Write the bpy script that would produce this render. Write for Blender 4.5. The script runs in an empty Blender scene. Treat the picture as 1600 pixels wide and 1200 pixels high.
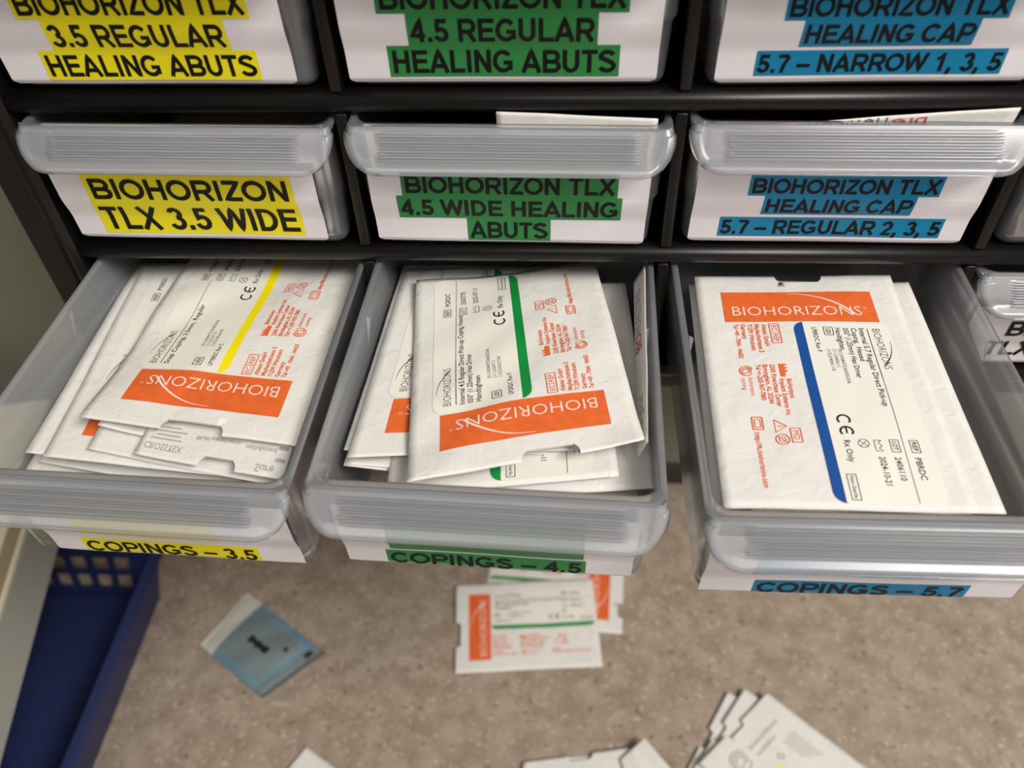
import bpy, bmesh, math, random
from mathutils import Vector, Matrix

S = bpy.context.scene
COL = S.collection
# ------------------------------------------------------------------ camera
cam = bpy.data.cameras.new('camera'); camo = bpy.data.objects.new('camera', cam); COL.objects.link(camo)
RX = Vector((0.99805578, 0.05400498, -0.03111466)); DN = Vector((0.01695369, -0.71562651, -0.69827736)); FW = Vector((-0.05997693, 0.69639225, -0.71515075))
m = Matrix.Identity(4)
for i in range(3):
    m[i][0] = RX[i]; m[i][1] = -DN[i]; m[i][2] = -FW[i]
m[0][3], m[1][3], m[2][3] = 0.0811, -0.2703, 0.2032
camo.matrix_world = m
cam.sensor_fit = 'HORIZONTAL'; cam.sensor_width = 36; cam.lens = 28.846
cam.clip_start = 0.01; cam.clip_end = 30
cam.dof.use_dof = True; cam.dof.focus_distance = 0.318; cam.dof.aperture_fstop = 8.0
S.camera = camo
# ------------------------------------------------------------------ world, lights, exposure
S.view_settings.view_transform = 'Standard'; S.view_settings.look = 'None'
S.view_settings.gamma = 1; S.view_settings.use_curve_mapping = False
S.view_settings.exposure = 0.0
w = bpy.data.worlds.new('world'); S.world = w; w.use_nodes = True
bg = w.node_tree.nodes['Background']; bg.inputs[0].default_value = (1.0, 0.965, 0.93, 1); bg.inputs[1].default_value = 0.17
def area(name, loc, target, sx, sy, power, col):
    l = bpy.data.lights.new(name, 'AREA'); l.shape = 'RECTANGLE'; l.size = sx; l.size_y = sy; l.energy = power; l.color = col
    o = bpy.data.objects.new(name, l); COL.objects.link(o); o.location = loc
    o.rotation_euler = (Vector(target) - Vector(loc)).to_track_quat('-Z', 'Y').to_euler(); return o
area('ceiling_light_panel', (1.25, -1.0, 1.6), (0.1, 0.0, 0.0), 1.1, 0.6, 56, (1.0, 0.955, 0.90))
area('ceiling_light_panel', (-0.5, -1.5, 2.0), (0.0, 0.0, 0.0), 1.2, 0.6, 8, (1.0, 0.965, 0.93))
S.cycles.max_bounces = 10; S.cycles.transparent_max_bounces = 40; S.cycles.diffuse_bounces = 4
S.cycles.use_denoising = True

W = 0.122; H = 0.0658473
# ------------------------------------------------------------------ materials
def lin(c):
    return tuple((x / 255 / 12.92) if x / 255 <= .04045 else ((x / 255 + .055) / 1.055) ** 2.4 for x in c)
def mat(name, rgb, rough=.5, spec=.5, bump=None, noise=None, srgb=True):
    mt = bpy.data.materials.new(name); mt.use_nodes = True; nt = mt.node_tree; b = nt.nodes['Principled BSDF']
    c = lin(rgb) if srgb else rgb
    b.inputs['Base Color'].default_value = (*c, 1); b.inputs['Roughness'].default_value = rough; b.inputs['Specular IOR Level'].default_value = spec
    tc = nt.nodes.new('ShaderNodeTexCoord')
    if noise:
        sc, amt, det = noise
        n = nt.nodes.new('ShaderNodeTexNoise'); n.inputs['Scale'].default_value = sc; n.inputs['Detail'].default_value = det
        nt.links.new(tc.outputs['Object'], n.inputs['Vector'])
        r = nt.nodes.new('ShaderNodeValToRGB'); r.color_ramp.elements[0].position = .3; r.color_ramp.elements[1].position = .7
        r.color_ramp.elements[0].color = (*[x * (1 - amt) for x in c], 1); r.color_ramp.elements[1].color = (*[min(1, x * (1 + amt)) for x in c], 1)
        nt.links.new(n.outputs['Fac'], r.inputs[0]); nt.links.new(r.outputs[0], b.inputs['Base Color'])
    if bump:
        sc, st, dist = bump
        n = nt.nodes.new('ShaderNodeTexNoise'); n.inputs['Scale'].default_value = sc; n.inputs['Detail'].default_value = 5; n.inputs['Distortion'].default_value = .6
        nt.links.new(tc.outputs['Object'], n.inputs['Vector'])
        bp = nt.nodes.new('ShaderNodeBump'); bp.inputs['Strength'].default_value = st; bp.inputs['Distance'].default_value = dist
        nt.links.new(n.outputs['Fac'], bp.inputs['Height']); nt.links.new(bp.outputs[0], b.inputs['Normal'])
    return mt
M = {}
M['black'] = mat('black_plastic', (16, 15, 15), .36, .4, bump=(900, .15, .0002))
M['tyvek'] = mat('white_pouch_paper', (227, 224, 218), .6, .3, bump=(140, .5, .0010), noise=(90, .035, 6))
M['film'] = mat('pale_pouch_film', (222, 217, 212), .3, .5, bump=(120, .3, .0006))
M['sticker'] = mat('cream_sticker_paper', (236, 233, 222), .45, .4)
M['paper'] = mat('white_label_paper', (232, 228, 232), .5, .35, noise=(60, .02, 4))
M['orange'] = mat('orange_print', (226, 104, 48), .6, .25, noise=(260, .08, 4))
M['white_print'] = mat('white_print', (246, 226, 214), .6, .2)
M['ink'] = mat('black_print', (38, 37, 36), .6, .2)
M['label_ink'] = mat('label_black_print', (14, 16, 16), .5, .25)
M['grey_print'] = mat('grey_print', (176, 172, 170), .6, .2)
M['dark_grey_print'] = mat('dark_grey_print', (110, 108, 108), .6, .2)
M['red_print'] = mat('red_print', (214, 82, 70), .6, .2)
M['yellow'] = mat('yellow_highlight', (238, 226, 20), .45, .35)
M['green'] = mat('green_highlight', (44, 132, 66), .45, .35)
M['blue'] = mat('teal_blue_highlight', (0, 124, 168), .45, .35)
M['s_yellow'] = mat('yellow_stripe', (246, 230, 10), .45, .4)
M['s_green'] = mat('green_stripe', (14, 142, 62), .45, .4)
M['s_blue'] = mat('blue_stripe', (22, 78, 150), .35, .5)
M['wall'] = mat('wall_paint', (132, 131, 116), .7, .3, bump=(300, .1, .0004))
M['baseboard'] = mat('dark_baseboard', (64, 56, 48), .6, .3)
M['crate'] = mat('blue_crate_plastic', (38, 48, 90), .45, .4)
M['cream'] = mat('cream_laminate', (222, 214, 184), .5, .3)
M['tan'] = mat('tan_edge_strip', (150, 136, 106), .6, .3)
M['greyface'] = mat('grey_laminate', (152, 151, 143), .6, .3)
M['pblue'] = mat('blue_plastic_film', (112, 142, 154), .3, .5, noise=(50, .12, 3))
M['pgrey'] = mat('grey_blue_pouch_window', (120, 134, 136), .35, .5, noise=(40, .06, 3))
M['pwhite'] = mat('frosted_white_film', (206, 204, 196), .4, .4)

def poly_mat(name, haze):
    mt = bpy.data.materials.new(name); mt.use_nodes = True; nt = mt.node_tree; N = nt.nodes; L = nt.links; N.clear()
    out = N.new('ShaderNodeOutputMaterial')
    tr = N.new('ShaderNodeBsdfTransparent'); tr.inputs[0].default_value = (.985, .988, .992, 1)
    tl = N.new('ShaderNodeBsdfTranslucent'); tl.inputs[0].default_value = (.90, .92, .95, 1)
    df = N.new('ShaderNodeBsdfDiffuse'); df.inputs[0].default_value = (.83, .87, .93, 1)
    gl = N.new('ShaderNodeBsdfGlossy'); gl.inputs['Roughness'].default_value = .22
    m1 = N.new('ShaderNodeMixShader'); m1.inputs[0].default_value = .5; L.new(tl.outputs[0], m1.inputs[1]); L.new(df.outputs[0], m1.inputs[2])
    m2 = N.new('ShaderNodeMixShader'); m2.inputs[0].default_value = haze; L.new(tr.outputs[0], m2.inputs[1]); L.new(m1.outputs[0], m2.inputs[2])
    fr = N.new('ShaderNodeFresnel'); fr.inputs[0].default_value = 1.42
    m3 = N.new('ShaderNodeMixShader'); L.new(fr.outputs[0], m3.inputs[0]); L.new(m2.outputs[0], m3.inputs[1]); L.new(gl.outputs[0], m3.inputs[2])
    L.new(m3.outputs[0], out.inputs[0]); return mt
M['poly'] = poly_mat('frosted_clear_plastic', .25); M['poly_lip'] = poly_mat('ribbed_frosted_plastic', .31)

def floor_mat():
    mt = bpy.data.materials.new('speckled_sheet_floor'); mt.use_nodes = True; nt = mt.node_tree; N = nt.nodes; L = nt.links; b = N['Principled BSDF']
    tc = N.new('ShaderNodeTexCoord')
    def noise(sc, det, p0, p1, c0, c1):
        n = N.new('ShaderNodeTexNoise'); n.inputs['Scale'].default_value = sc; n.inputs['Detail'].default_value = det; L.new(tc.outputs['Object'], n.inputs['Vector'])
        r = N.new('ShaderNodeValToRGB'); r.color_ramp.elements[0].position = p0; r.color_ramp.elements[1].position = p1
        r.color_ramp.elements[0].color = (*c0, 1); r.color_ramp.elements[1].color = (*c1, 1); L.new(n.outputs['Fac'], r.inputs[0]); return r
    a = noise(60, 4, .36, .64, lin((150, 133, 116)), lin((170, 154, 137)))
    s = noise(240, 2, .60, .72, (0, 0, 0), (1, 1, 1)); d = noise(190, 2, .62, .74, (0, 0, 0), (1, 1, 1))
    mx = N.new('ShaderNodeMixRGB'); L.new(s.outputs[0], mx.inputs[0]); L.new(a.outputs[0], mx.inputs[1]); mx.inputs[2].default_value = (*lin((192, 178, 160)), 1)
    mp = N.new('ShaderNodeMapping'); mp.inputs['Location'].default_value = (3, 7, 1); L.new(tc.outputs['Object'], mp.inputs[0]); 
    for lk in list(nt.links):
        if lk.to_node == d.inputs[0].links[0].from_node and lk.to_socket.name == 'Vector': nt.links.remove(lk)
    L.new(mp.outputs[0], d.inputs[0].links[0].from_node.inputs['Vector'])
    m2 = N.new('ShaderNodeMixRGB'); L.new(d.outputs[0], m2.inputs[0]); L.new(mx.outputs[0], m2.inputs[1]); m2.inputs[2].default_value = (*lin((118, 101, 85)), 1)
    L.new(m2.outputs[0], b.inputs['Base Color']); b.inputs['Roughness'].default_value = .55; return mt
M['floor'] = floor_mat()

# ------------------------------------------------------------------ helpers
def meshobj(name, verts, faces, mats, fm=None, parent=None, smooth=False):
    me = bpy.data.meshes.new(name); me.from_pydata([tuple(v) for v in verts], [], faces)
    for k in mats: me.materials.append(M[k])
    if fm: me.polygons.foreach_set('material_index', fm)
    if smooth: me.polygons.foreach_set('use_smooth', [True] * len(me.polygons))
    me.validate(); me.update()
    o = bpy.data.objects.new(name, me); COL.objects.link(o)
    if parent: o.parent = parent
    return o
def box(name, lo, hi, k, parent=None, bevel=0, seg=3):
    bm = bmesh.new(); bmesh.ops.create_cube(bm, size=1)
    for v in bm.verts: v.co = Vector([lo[i] + (v.co[i] + .5) * (hi[i] - lo[i]) for i in range(3)])
    if bevel: bmesh.ops.bevel(bm, geom=list(bm.edges), offset=bevel, segments=seg, profile=.5, affect='EDGES')
    me = bpy.data.meshes.new(name); bm.to_mesh(me); bm.free(); me.materials.append(M[k])
    if bevel: me.polygons.foreach_set('use_smooth', [True] * len(me.polygons))
    o = bpy.data.objects.new(name, me); COL.objects.link(o)
    if parent: o.parent = parent
    return o
def tag(o, label=None, cat=None, group=None, kind=None):
    if label: o['label'] = label
    if cat: o['category'] = cat
    if group: o['group'] = group
    if kind: o['kind'] = kind
    return o
def empty(name, loc=(0, 0, 0), rot=(0, 0, 0)):
    o = bpy.data.objects.new(name, None); COL.objects.link(o); o.location = loc; o.rotation_euler = rot; o.empty_display_size = .01; return o

# ------------------------------------------------------------------ 2D print: geometry kept as {material: (verts2d, faces)}
class Print:
    def __init__(s): s.v = []; s.f = []; s.m = []; s.l = []       # verts (u,v,layer)
    def poly(s, pts, mk, layer=1):
        b = len(s.v); s.v += [(p[0], p[1], layer) for p in pts]; s.f.append(list(range(b, b + len(pts)))); s.m.append(mk)
    def rect(s, u0, v0, u1, v1, mk, layer=1, step=4.0):
        nu = max(1, int(math.ceil(abs(u1 - u0) / step))); nv = max(1, int(math.ceil(abs(v1 - v0) / step))); b = len(s.v)
        for j in range(nv + 1):
            for i in range(nu + 1): s.v.append((u0 + (u1 - u0) * i / nu, v0 + (v1 - v0) * j / nv, layer))
        for j in range(nv):
            for i in range(nu):
                a = b + j * (nu + 1) + i; s.f.append([a, a + 1, a + nu + 2, a + nu + 1]); s.m.append(mk)
    def stroke(s, pts, w, mk, layer=2, w1=None, ds=3.5):
        dense = [pts[0]]
        for a, c in zip(pts, pts[1:]):
            k = max(1, int(math.hypot(c[0] - a[0], c[1] - a[1]) / ds))
            for i in range(1, k + 1): dense.append((a[0] + (c[0] - a[0]) * i / k, a[1] + (c[1] - a[1]) * i / k))
        pts = dense if w1 is None else pts
        n = len(pts); L_ = []; R_ = []
        for i, p in enumerate(pts):
            a = pts[max(0, i - 1)]; c = pts[min(n - 1, i + 1)]
            d0 = (p[0] - a[0], p[1] - a[1]); d1 = (c[0] - p[0], c[1] - p[1])
            if i == 0: d0 = d1
            if i == n - 1: d1 = d0
            def nm(d):
                q = math.hypot(*d) or 1; return (-d[1] / q, d[0] / q)
            n0, n1 = nm(d0), nm(d1); mx, my = n0[0] + n1[0], n0[1] + n1[1]; q = mx * mx + my * my
            if q < .02: mx, my, q = n0[0], n0[1], 1.0; sc = 1
            else: sc = min(2 / q, 1.3 / math.sqrt(q))
            ww = w if w1 is None else w + (w1 - w) * i / (n - 1)
            L_.append((p[0] + mx * sc * ww / 2, p[1] + my * sc * ww / 2)); R_.append((p[0] - mx * sc * ww / 2, p[1] - my * sc * ww / 2))
        for i in range(n - 1): s.poly([L_[i], L_[i + 1], R_[i + 1], R_[i]], mk, layer)
    def box(s, u0, v0, u1, v1, w, mk, layer=2):
        for a, b in (((u0, v0), (u1, v0)), ((u1, v0), (u1, v1)), ((u1, v1), (u0, v1)), ((u0, v1), (u0, v0))):
            s.stroke([a, b], w, mk, layer)
    def circle(s, u, v, r, w, mk, layer=2, a0=0, a1=360, n=20):
        s.stroke([(u + r * math.cos(math.radians(a0 + (a1 - a0) * i / n)), v + r * math.sin(math.radians(a0 + (a1 - a0) * i / n))) for i in range(n + 1)], w, mk, layer)
    def text(s, t, u, v, ln, h, dirn, mk, layer=2, bold=0.0, flip=False):
        """font text; dirn 'R' reads along +u, 'D' reads along +v (glyph tops to +u), 'U' reads along -v. ln: length or None. h: cap height"""
        V, F, wd = font_mesh(t, bold); k = h / .70 ; kx = k if ln is None else ln / wd; b = len(s.v)
        for x, y in V:
            x *= kx; y *= k
            if flip: y = h - y
            if dirn == 'R': q = (u + x, v - y)
            elif dirn == 'D': q = (u + y, v + x)
            else: q = (u - y, v - x)
            s.v.append((q[0], q[1], layer))
        for f in F: s.f.append([b + i for i in f]); s.m.append(mk)
_fc = {}
def font_mesh(t, bold):
    if (t, bold) in _fc: return _fc[(t, bold)]
    c = bpy.data.curves.new('text', 'FONT'); c.body = t; c.offset = bold; c.resolution_u = 2
    o = bpy.data.objects.new('text', c); COL.objects.link(o)
    dg = bpy.context.evaluated_depsgraph_get(); me = bpy.data.meshes.new_from_object(o.evaluated_get(dg))
    V = [(v.co.x, v.co.y) for v in me.vertices]; F = [list(p.vertices) for p in me.polygons]
    x0 = min(v[0] for v in V); x1 = max(v[0] for v in V); V = [(x - x0, y) for x, y in V]
    bpy.data.objects.remove(o); bpy.data.curves.remove(c); bpy.data.meshes.remove(me)
    _fc[(t, bold)] = (V, F, x1 - x0); return _fc[(t, bold)]

# block lettering drawn as strokes: cap height 1, x to the right, y up
def arc(cx, cy, rx, ry, a0, a1, n=12):
    return [(cx + rx * math.cos(math.radians(a0 + (a1 - a0) * i / n)), cy + ry * math.sin(math.radians(a0 + (a1 - a0) * i / n))) for i in range(n + 1)]
s_ = .1
G = {
 'A': (1.0, [[(.09, 0), (.5, .97), (.91, 0)], [(.25, .30), (.75, .30)]]),
 'B': (1.0, [[(.19, 0), (.19, 1)], [(.19, .91)] + arc(.6, .70, .24, .21, 90, -90, 8) + [(.19, .49)], [(.19, .49)] + arc(.62, .29, .27, .20, 90, -90, 8) + [(.19, .09)]]),
 'C': (1.0, [arc(.52, .5, .40, .41, 38, 322, 20)]),
 'D': (1.0, [[(.19, 0), (.19, 1)], [(.19, .91), (.42, .91)] + arc(.44, .5, .40, .41, 90, -90, 14) + [(.19, .09)]]),
 'E': (.93, [[(.19, 0), (.19, 1)], [(.19, .91), (.87, .91)], [(.19, .52), (.82, .52)], [(.19, .09), (.90, .09)]]),
 'F': (.85, [[(.19, 0), (.19, 1)], [(.19, .91), (.82, .91)], [(.19, .52), (.74, .52)]]),
 'G': (1.08, [arc(.53, .5, .41, .41, 40, 318, 20) + [(.92, .20), (.92, .44), (.56, .44)]]),
 'H': (1.0, [[(.19, 0), (.19, 1)], [(.81, 0), (.81, 1)], [(.19, .52), (.81, .52)]]),
 'I': (.39, [[(.195, 0), (.195, 1)]]),
 'L': (.85, [[(.19, 1), (.19, 0)], [(.19, .09), (.82, .09)]]),
 'N': (1.0, [[(.19, 0), (.19, 1)], [(.81, 0), (.81, 1)], [(.21, .93), (.79, .07)]]),
 'O': (1.08, [arc(.54, .5, .43, .41, 0, 360, 26)]),
 'P': (.93, [[(.19, 0), (.19, 1)], [(.19, .91)] + arc(.58, .67, .26, .24, 90, -90, 10) + [(.19, .43)]]),
 'R': (1.0, [[(.19, 0), (.19, 1)], [(.19, .91)] + arc(.62, .68, .24, .23, 90, -90, 10) + [(.19, .45)], [(.52, .45), (.62, .38), (.88, 0)]]),
 'S': (.93, [arc(.46, .71, .32, .20, 20, 180, 9) + [(.15, .66)] + arc(.5, .29, .30, .22, 80, 78, 1) + arc(.47, .29, .34, .20, 60, -165, 12)]),
 'T': (.85, [[(.425, 0), (.425, 1)], [(.03, .91), (.82, .91)]]),
 'U': (1.0, [[(.19, 1), (.19, .40)] + arc(.5, .38, .31, .29, 180, 360, 14) + [(.81, 1)]]),
 'W': (1.32, [[(.09, 1), (.36, .04), (.66, .96), (.96, .04), (1.23, 1)]]),
 'X': (.93, [[(.1, 0), (.83, 1)], [(.1, 1), (.83, 0)]]),
 'Z': (.85, [[(.07, .91), (.74, .91), (.12, .09), (.80, .09)]]),
 '0': (.78, [arc(.39, .5, .27, .41, 0, 360, 22)]),
 '1': (.78, [[(.47, 0), (.47, 1)], [(.47, .90), (.32, .74), (.15, .67)]]),
 '2': (.78, [arc(.38, .66, .25, .25, 170, -30, 12) + [(.15, .09), (.70, .09)]]),
 '3': (.78, [arc(.38, .71, .22, .20, 165, -85, 11), arc(.38, .30, .27, .22, 88, -165, 13)]),
 '4': (.78, [[(.55, 0), (.55, .97), (.10, .29), (.74, .29)]]),
 '5': (.78, [[(.68, .91), (.24, .91), (.19, .50)] + arc(.38, .33, .27, .24, 125, -165, 13)]),
 '7': (.78, [[(.06, .91), (.66, .91)], [(.66, .88), (.42, .45), (.32, 0)]]),
 '.': (.39, [[(.195, 0), (.195, .2)]]),
 ',': (.39, [[(.2, .2), (.2, .03), (.12, -.16)]]),
 '–': (.78, [[(.0, .38), (.78, .38)]]),
 ' ': (.39, []),
}
def block_text(P, t, u0, u1, v_base, h, mk, layer=2, w=.2):
    tot = sum(G[c][0] for c in t); k = (u1 - u0) / tot; x = u0
    for c in t:
        adv, st = G[c]
        for pl in st: P.stroke([(x + p[0] * k, v_base - p[1] * h) for p in pl], w * (h * .45 + k * .55), mk, layer, ds=1.3)
        x += adv * k

# ------------------------------------------------------------------ room
fl = box('floor', (-2, -2.2, -.46), (2.2, .2214, -.43), 'floor'); tag(fl, kind='structure')
wb = box('wall_back', (-2, .2214, -.46), (2.2, .30, 1.2), 'wall'); tag(wb, kind='structure')
bb = box('baseboard_back', (-2, .2164, -.43), (2.2, .2213, -.404), 'baseboard', bevel=.001); tag(bb, kind='structure')

# ------------------------------------------------------------------ storage cabinet frame
cab = tag(empty('drawer_cabinet', (W, .08, -H - .012)), 'black plastic drawer cabinet holding rows of frosted clear drawers', 'drawer cabinet')
def cpart(o):
    o.parent = cab; o.matrix_parent_inverse = Matrix.Translation(-Vector(cab.location)); return o
X0, X1 = -W, 3 * W; ZB, ZT = -H, 2 * H
def side_panel(sgn, x_in):
    # moulded side: inner lip, a shallow channel and an outer band, extruded in z
    prof = [(0, 0.0), (.0025, -.0018), (.005, -.0005), (.0062, .003), (.0085, .0012), (.017, -.001), (.0195, .0015), (.0195, .165), (0, .165)]
    vs = []; z0, z1 = ZB - .012, ZT + .012
    for z in (z0, z1):
        for a, y in prof: vs.append((x_in + sgn * a, y, z))
    n = len(prof); fs = [list(range(n)), list(range(n, 2 * n))] + [[i, (i + 1) % n, n + (i + 1) % n, n + i] for i in range(n)]
    o = meshobj('side_panel', vs, fs, ['black']); bm = bmesh.new(); bm.from_mesh(o.data); bmesh.ops.recalc_face_normals(bm, faces=bm.faces); bm.to_mesh(o.data); bm.free()
    return cpart(o)
side_panel(-1, X0 - .0008); side_panel(1, X1 + .0008)
cpart(box('base_panel', (X0 - .0008, .002, ZB - .0115), (X1 + .0008, .165, ZB - .001), 'black', bevel=.0012))
cpart(box('top_panel', (X0 - .0008, 0, ZT - .001), (X1 + .0008, .165, ZT + .012), 'black', bevel=.0012))
cpart(box('back_panel', (X0, .1605, ZB), (X1, .165, ZT), 'black'))
def rail(z):
    prof = []
    for a in range(-100, 101, 20): prof.append((.0042 - .0046 * math.cos(math.radians(a)), .0040 * math.sin(math.radians(a)) ))
    prof += [(.010, .0035), (.012, .0018), (.160, .0018), (.160, -.0012), (.012, -.0012), (.010, -.0035)]
    vs = []; n = len(prof)
    for x in (X0 - .0004, X1 + .0004):
        for y, zz in prof: vs.append((x, y, z + zz))
    fs = [list(range(n)), list(range(n, 2 * n))] + [[i, (i + 1) % n, n + (i + 1) % n, n + i] for i in range(n)]
    o = meshobj('shelf_rail', vs, fs, ['black'], smooth=False)
    for p in o.data.polygons:
        if len(p.vertices) == 4 and max(o.data.vertices[i].co.y for i in p.vertices) < .0055: p.use_smooth = True
    bm = bmesh.new(); bm.from_mesh(o.data); bmesh.ops.recalc_face_normals(bm, faces=bm.faces); bm.to_mesh(o.data); bm.free()
    return cpart(o)
for z in (0, H): rail(z)
rail(-H)
for c in (1, 2, 3):
    x = X0 + c * W
    d = cpart(box('divider', (x - .0013, .0022, ZB + .001), (x + .0013, .160, ZT - .001), 'black', bevel=.0006, seg=2))
    for zz in range(3):
        z0 = ZB + zz * H + .004; z1 = ZB + (zz + 1) * H - .004
        e = cpart(box('divider_edge', (x - .0022, .0012, z0), (x + .0022, .0062, z1), 'black', bevel=.0009))
sh = tag(box('wall_shelf', (-.115, .035, ZB - .0235), (.36, .2214, ZB - .0116), 'greyface'), kind='structure'); sh.name = 'support_shelf_1'  # unseen wall-mounted shelf board that carries the cabinet from below

# ------------------------------------------------------------------ drawers
def rrect(hx, yf, yb, r, z, n=5, rf=None):
    pts = []; rf = rf or r
    for cx, cy, a0, r in ((hx - r, yb - r, 0, r), (-hx + r, yb - r, 90, r), (-hx + rf, yf + rf, 180, rf), (hx - rf, yf + rf, 270, rf)):
        for i in range(n + 1):
            a = math.radians(a0 + 90 * i / n); pts.append((cx + r * math.cos(a), cy + r * math.sin(a), z))
    return pts
LOOPS = [(.0514, .0100, .1460, .004, -.0536), (.0528, .0086, .1474, .005, -.0532), (.0532, .0082, .1476, .005, -.051), (.0541, .0072, .149, .0055, -.0328), (.0550, .0056, .1495, .006, -.0305),
         (.0553, .0043, .1498, .006, -.0012), (.0555, .0040, .150, .006, -.0001), (.0575, .0006, .152, .008, 0), (.0580, 0.0, .1525, .0085, -.0006), (.0579, .0001, .1524, .0085, -.0016),
         (.0566, .0030, .151, .0065, -.0018), (.0562, .0043, .1507, .0062, -.0309), (.0553, .0060, .1502, .006, -.0331), (.0544, .0070, .149, .006, -.0520), (.0536, .0080, .1480, .005, -.0542), (.0519, .0098, .146, .004, -.0547)]
def yfront(z):                     # outer front face of the tray at height z
    L = [(-.0018, .0030), (-.0309, .0043), (-.0331, .0060), (-.0515, .0070), (-.0536, .0080)]
    if z >= L[0][0]: return L[0][1]
    for (a, ya), (b, yb) in zip(L, L[1:]):
        if z >= b: return ya + (yb - ya) * (a - z) / (a - b)
    return .0080
def ylabel(z):                     # the paper bridges the step of the tray front
    a = .0043 if z > -.0309 else 0
    if z >= -.0309: return yfront(z)
    t = min(1, (-.0309 - z) / .012); t = t * t * (3 - 2 * t); return .0043 + (yfront(z) - .0043) * t
def tray_mesh():
    vs = []; fs = []; n = 24
    for hx, yf, yb, r, z in LOOPS: vs += rrect(hx, yf, yb, r, z, rf=.0022 if r > .0075 else None)
    for k in range(len(LOOPS) - 1):
        for i in range(n):
            a = k * n + i; b = k * n + (i + 1) % n; fs.append([a, b, b + n, a + n])
    fs.append(list(range(n))); fs.append(list(range((len(LOOPS) - 1) * n, len(LOOPS) * n)))
    # two moulded stop ribs on the inner side walls, and mould pips beneath the front
    for sg in (-1, 1):
        b = len(vs); x = sg * .0552
        for y, z, t in ((.083, -.0015, 0), (.085, -.0015, 0), (.0795, -.0125, 0), (.0835, -.0018, .0016)):
            vs.append((x - sg * (.0004 + t), y, z))
        fs += [[b, b + 1, b + 3], [b + 1, b + 2, b + 3], [b + 2, b, b + 3]]
    me = bpy.data.meshes.new('tray'); me.from_pydata(vs, [], fs); me.materials.append(M['poly'])
    bm = bmesh.new(); bm.from_mesh(me); bmesh.ops.recalc_face_normals(bm, faces=bm.faces); bm.to_mesh(me); bm.free()
    me.polygons.foreach_set('use_smooth', [len(p.vertices) == 4 for p in me.polygons]); return me
def lip_mesh():
    nx, nz = 72, 84; vs = []; fs = []
    r = .0105; Hh = .0126
    def half(z):
        d = z - (Hh - r)
        if d <= 0: return .0566 + .0012 * min(1, z / (Hh - r)) ** .5 if False else .0570 + .0012 * math.sin(min(1, z / (Hh * .5)) * 1.57)
        return .0582 - r * .95 * (1 - math.sqrt(max(0, 1 - (d / r) ** 2)))
    for j in range(nz + 1):
        t = j / nz; z = Hh * (1 - (1 - t) ** 1.0); hw = half(min(z, Hh * .9995))
        for i in range(nx + 1):
            q = -1 + 2 * i / nx; q = math.copysign(abs(q) ** .9, q); x = q * hw
            y = -.0006 - .0094 * (z / Hh) ** .92
            de = min(hw - abs(x), Hh - z)                       # distance to the side and lower edges
            e = max(0, 1 - de / .0036); e = e * e * (3 - 2 * e)
            y += .0016 - .0024 * e                                # panel sits back, border stands proud
            e2 = max(0, 1 - de / .0012); y += .0012 * e2
            if hw - abs(x) < .004: y += .0032 * (1 - (hw - abs(x)) / .004) ** 2 * (1 - .5 * z / Hh)
            if abs(x) < .0455 and .0014 < z < .0098:
                ph = ((z - .0014) / .0084 * 10) % 1; y -= .0006 * (1 - abs(2 * ph - 1))
            vs.append((x, y, -z))
    for j in range(nz):
        for i in range(nx):
            a = j * (nx + 1) + i; fs.append([a, a + 1, a + nx + 2, a + nx + 1])
    # roll the top edge back to meet the rim
    b = len(vs)
    for i in range(nx + 1): v = vs[i]; vs.append((v[0], .0008, -.0001))
    for i in range(nx): fs.append([b + i, b + i + 1, i + 1, i])
    me = bpy.data.meshes.new('finger_lip'); me.from_pydata(vs, [], fs); me.materials.append(M['poly_lip'])
    me.polygons.foreach_set('use_smooth', [True] * len(me.polygons)); return me
TRAY = tray_mesh(); LIP = lip_mesh()
def label_mesh(P, x0, x1, z0, z1, seed, parent):
    """paper strip (mm, z down) following the tray front, with its print"""
    rnd = random.Random(seed); ph = rnd.uniform(0, 6)
    def pos(u, v, lay):
        z = -v / 1000; wave = .00018 * math.sin(u * .09 + ph) * math.sin(v * .12 + ph)
        return (u / 1000, ylabel(z) - .00055 - .00016 * lay + wave, z)
    vs = []; fs = []; fm = []; nu, nv = 30, 60; r = 2.0
    for j in range(nv + 1):
        v = z0 + (z1 - z0) * j / nv; ins = 0
        dv = z1 - v
        if dv < r: ins = r - math.sqrt(max(0, r * r - (r - dv) ** 2))
        for i in range(nu + 1):
            a = x0 + ins; b = x1 - ins; vs.append(pos(a + (b - a) * i / nu, v, 0))
    for j in range(nv):
        for i in range(nu): a = j * (nu + 1) + i; fs.append([a, a + 1, a + nu + 2, a + nu + 1]); fm.append(0)
    mats = ['paper']
    b = len(vs); vs += [pos(*q) for q in P.v]
    for f, mk in zip(P.f, P.m):
        if mk not in mats: mats.append(mk)
        fs.append([b + i for i in f]); fm.append(mats.index(mk))
    return meshobj('name_label', vs, fs, mats, fm, parent)
first = []
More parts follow.
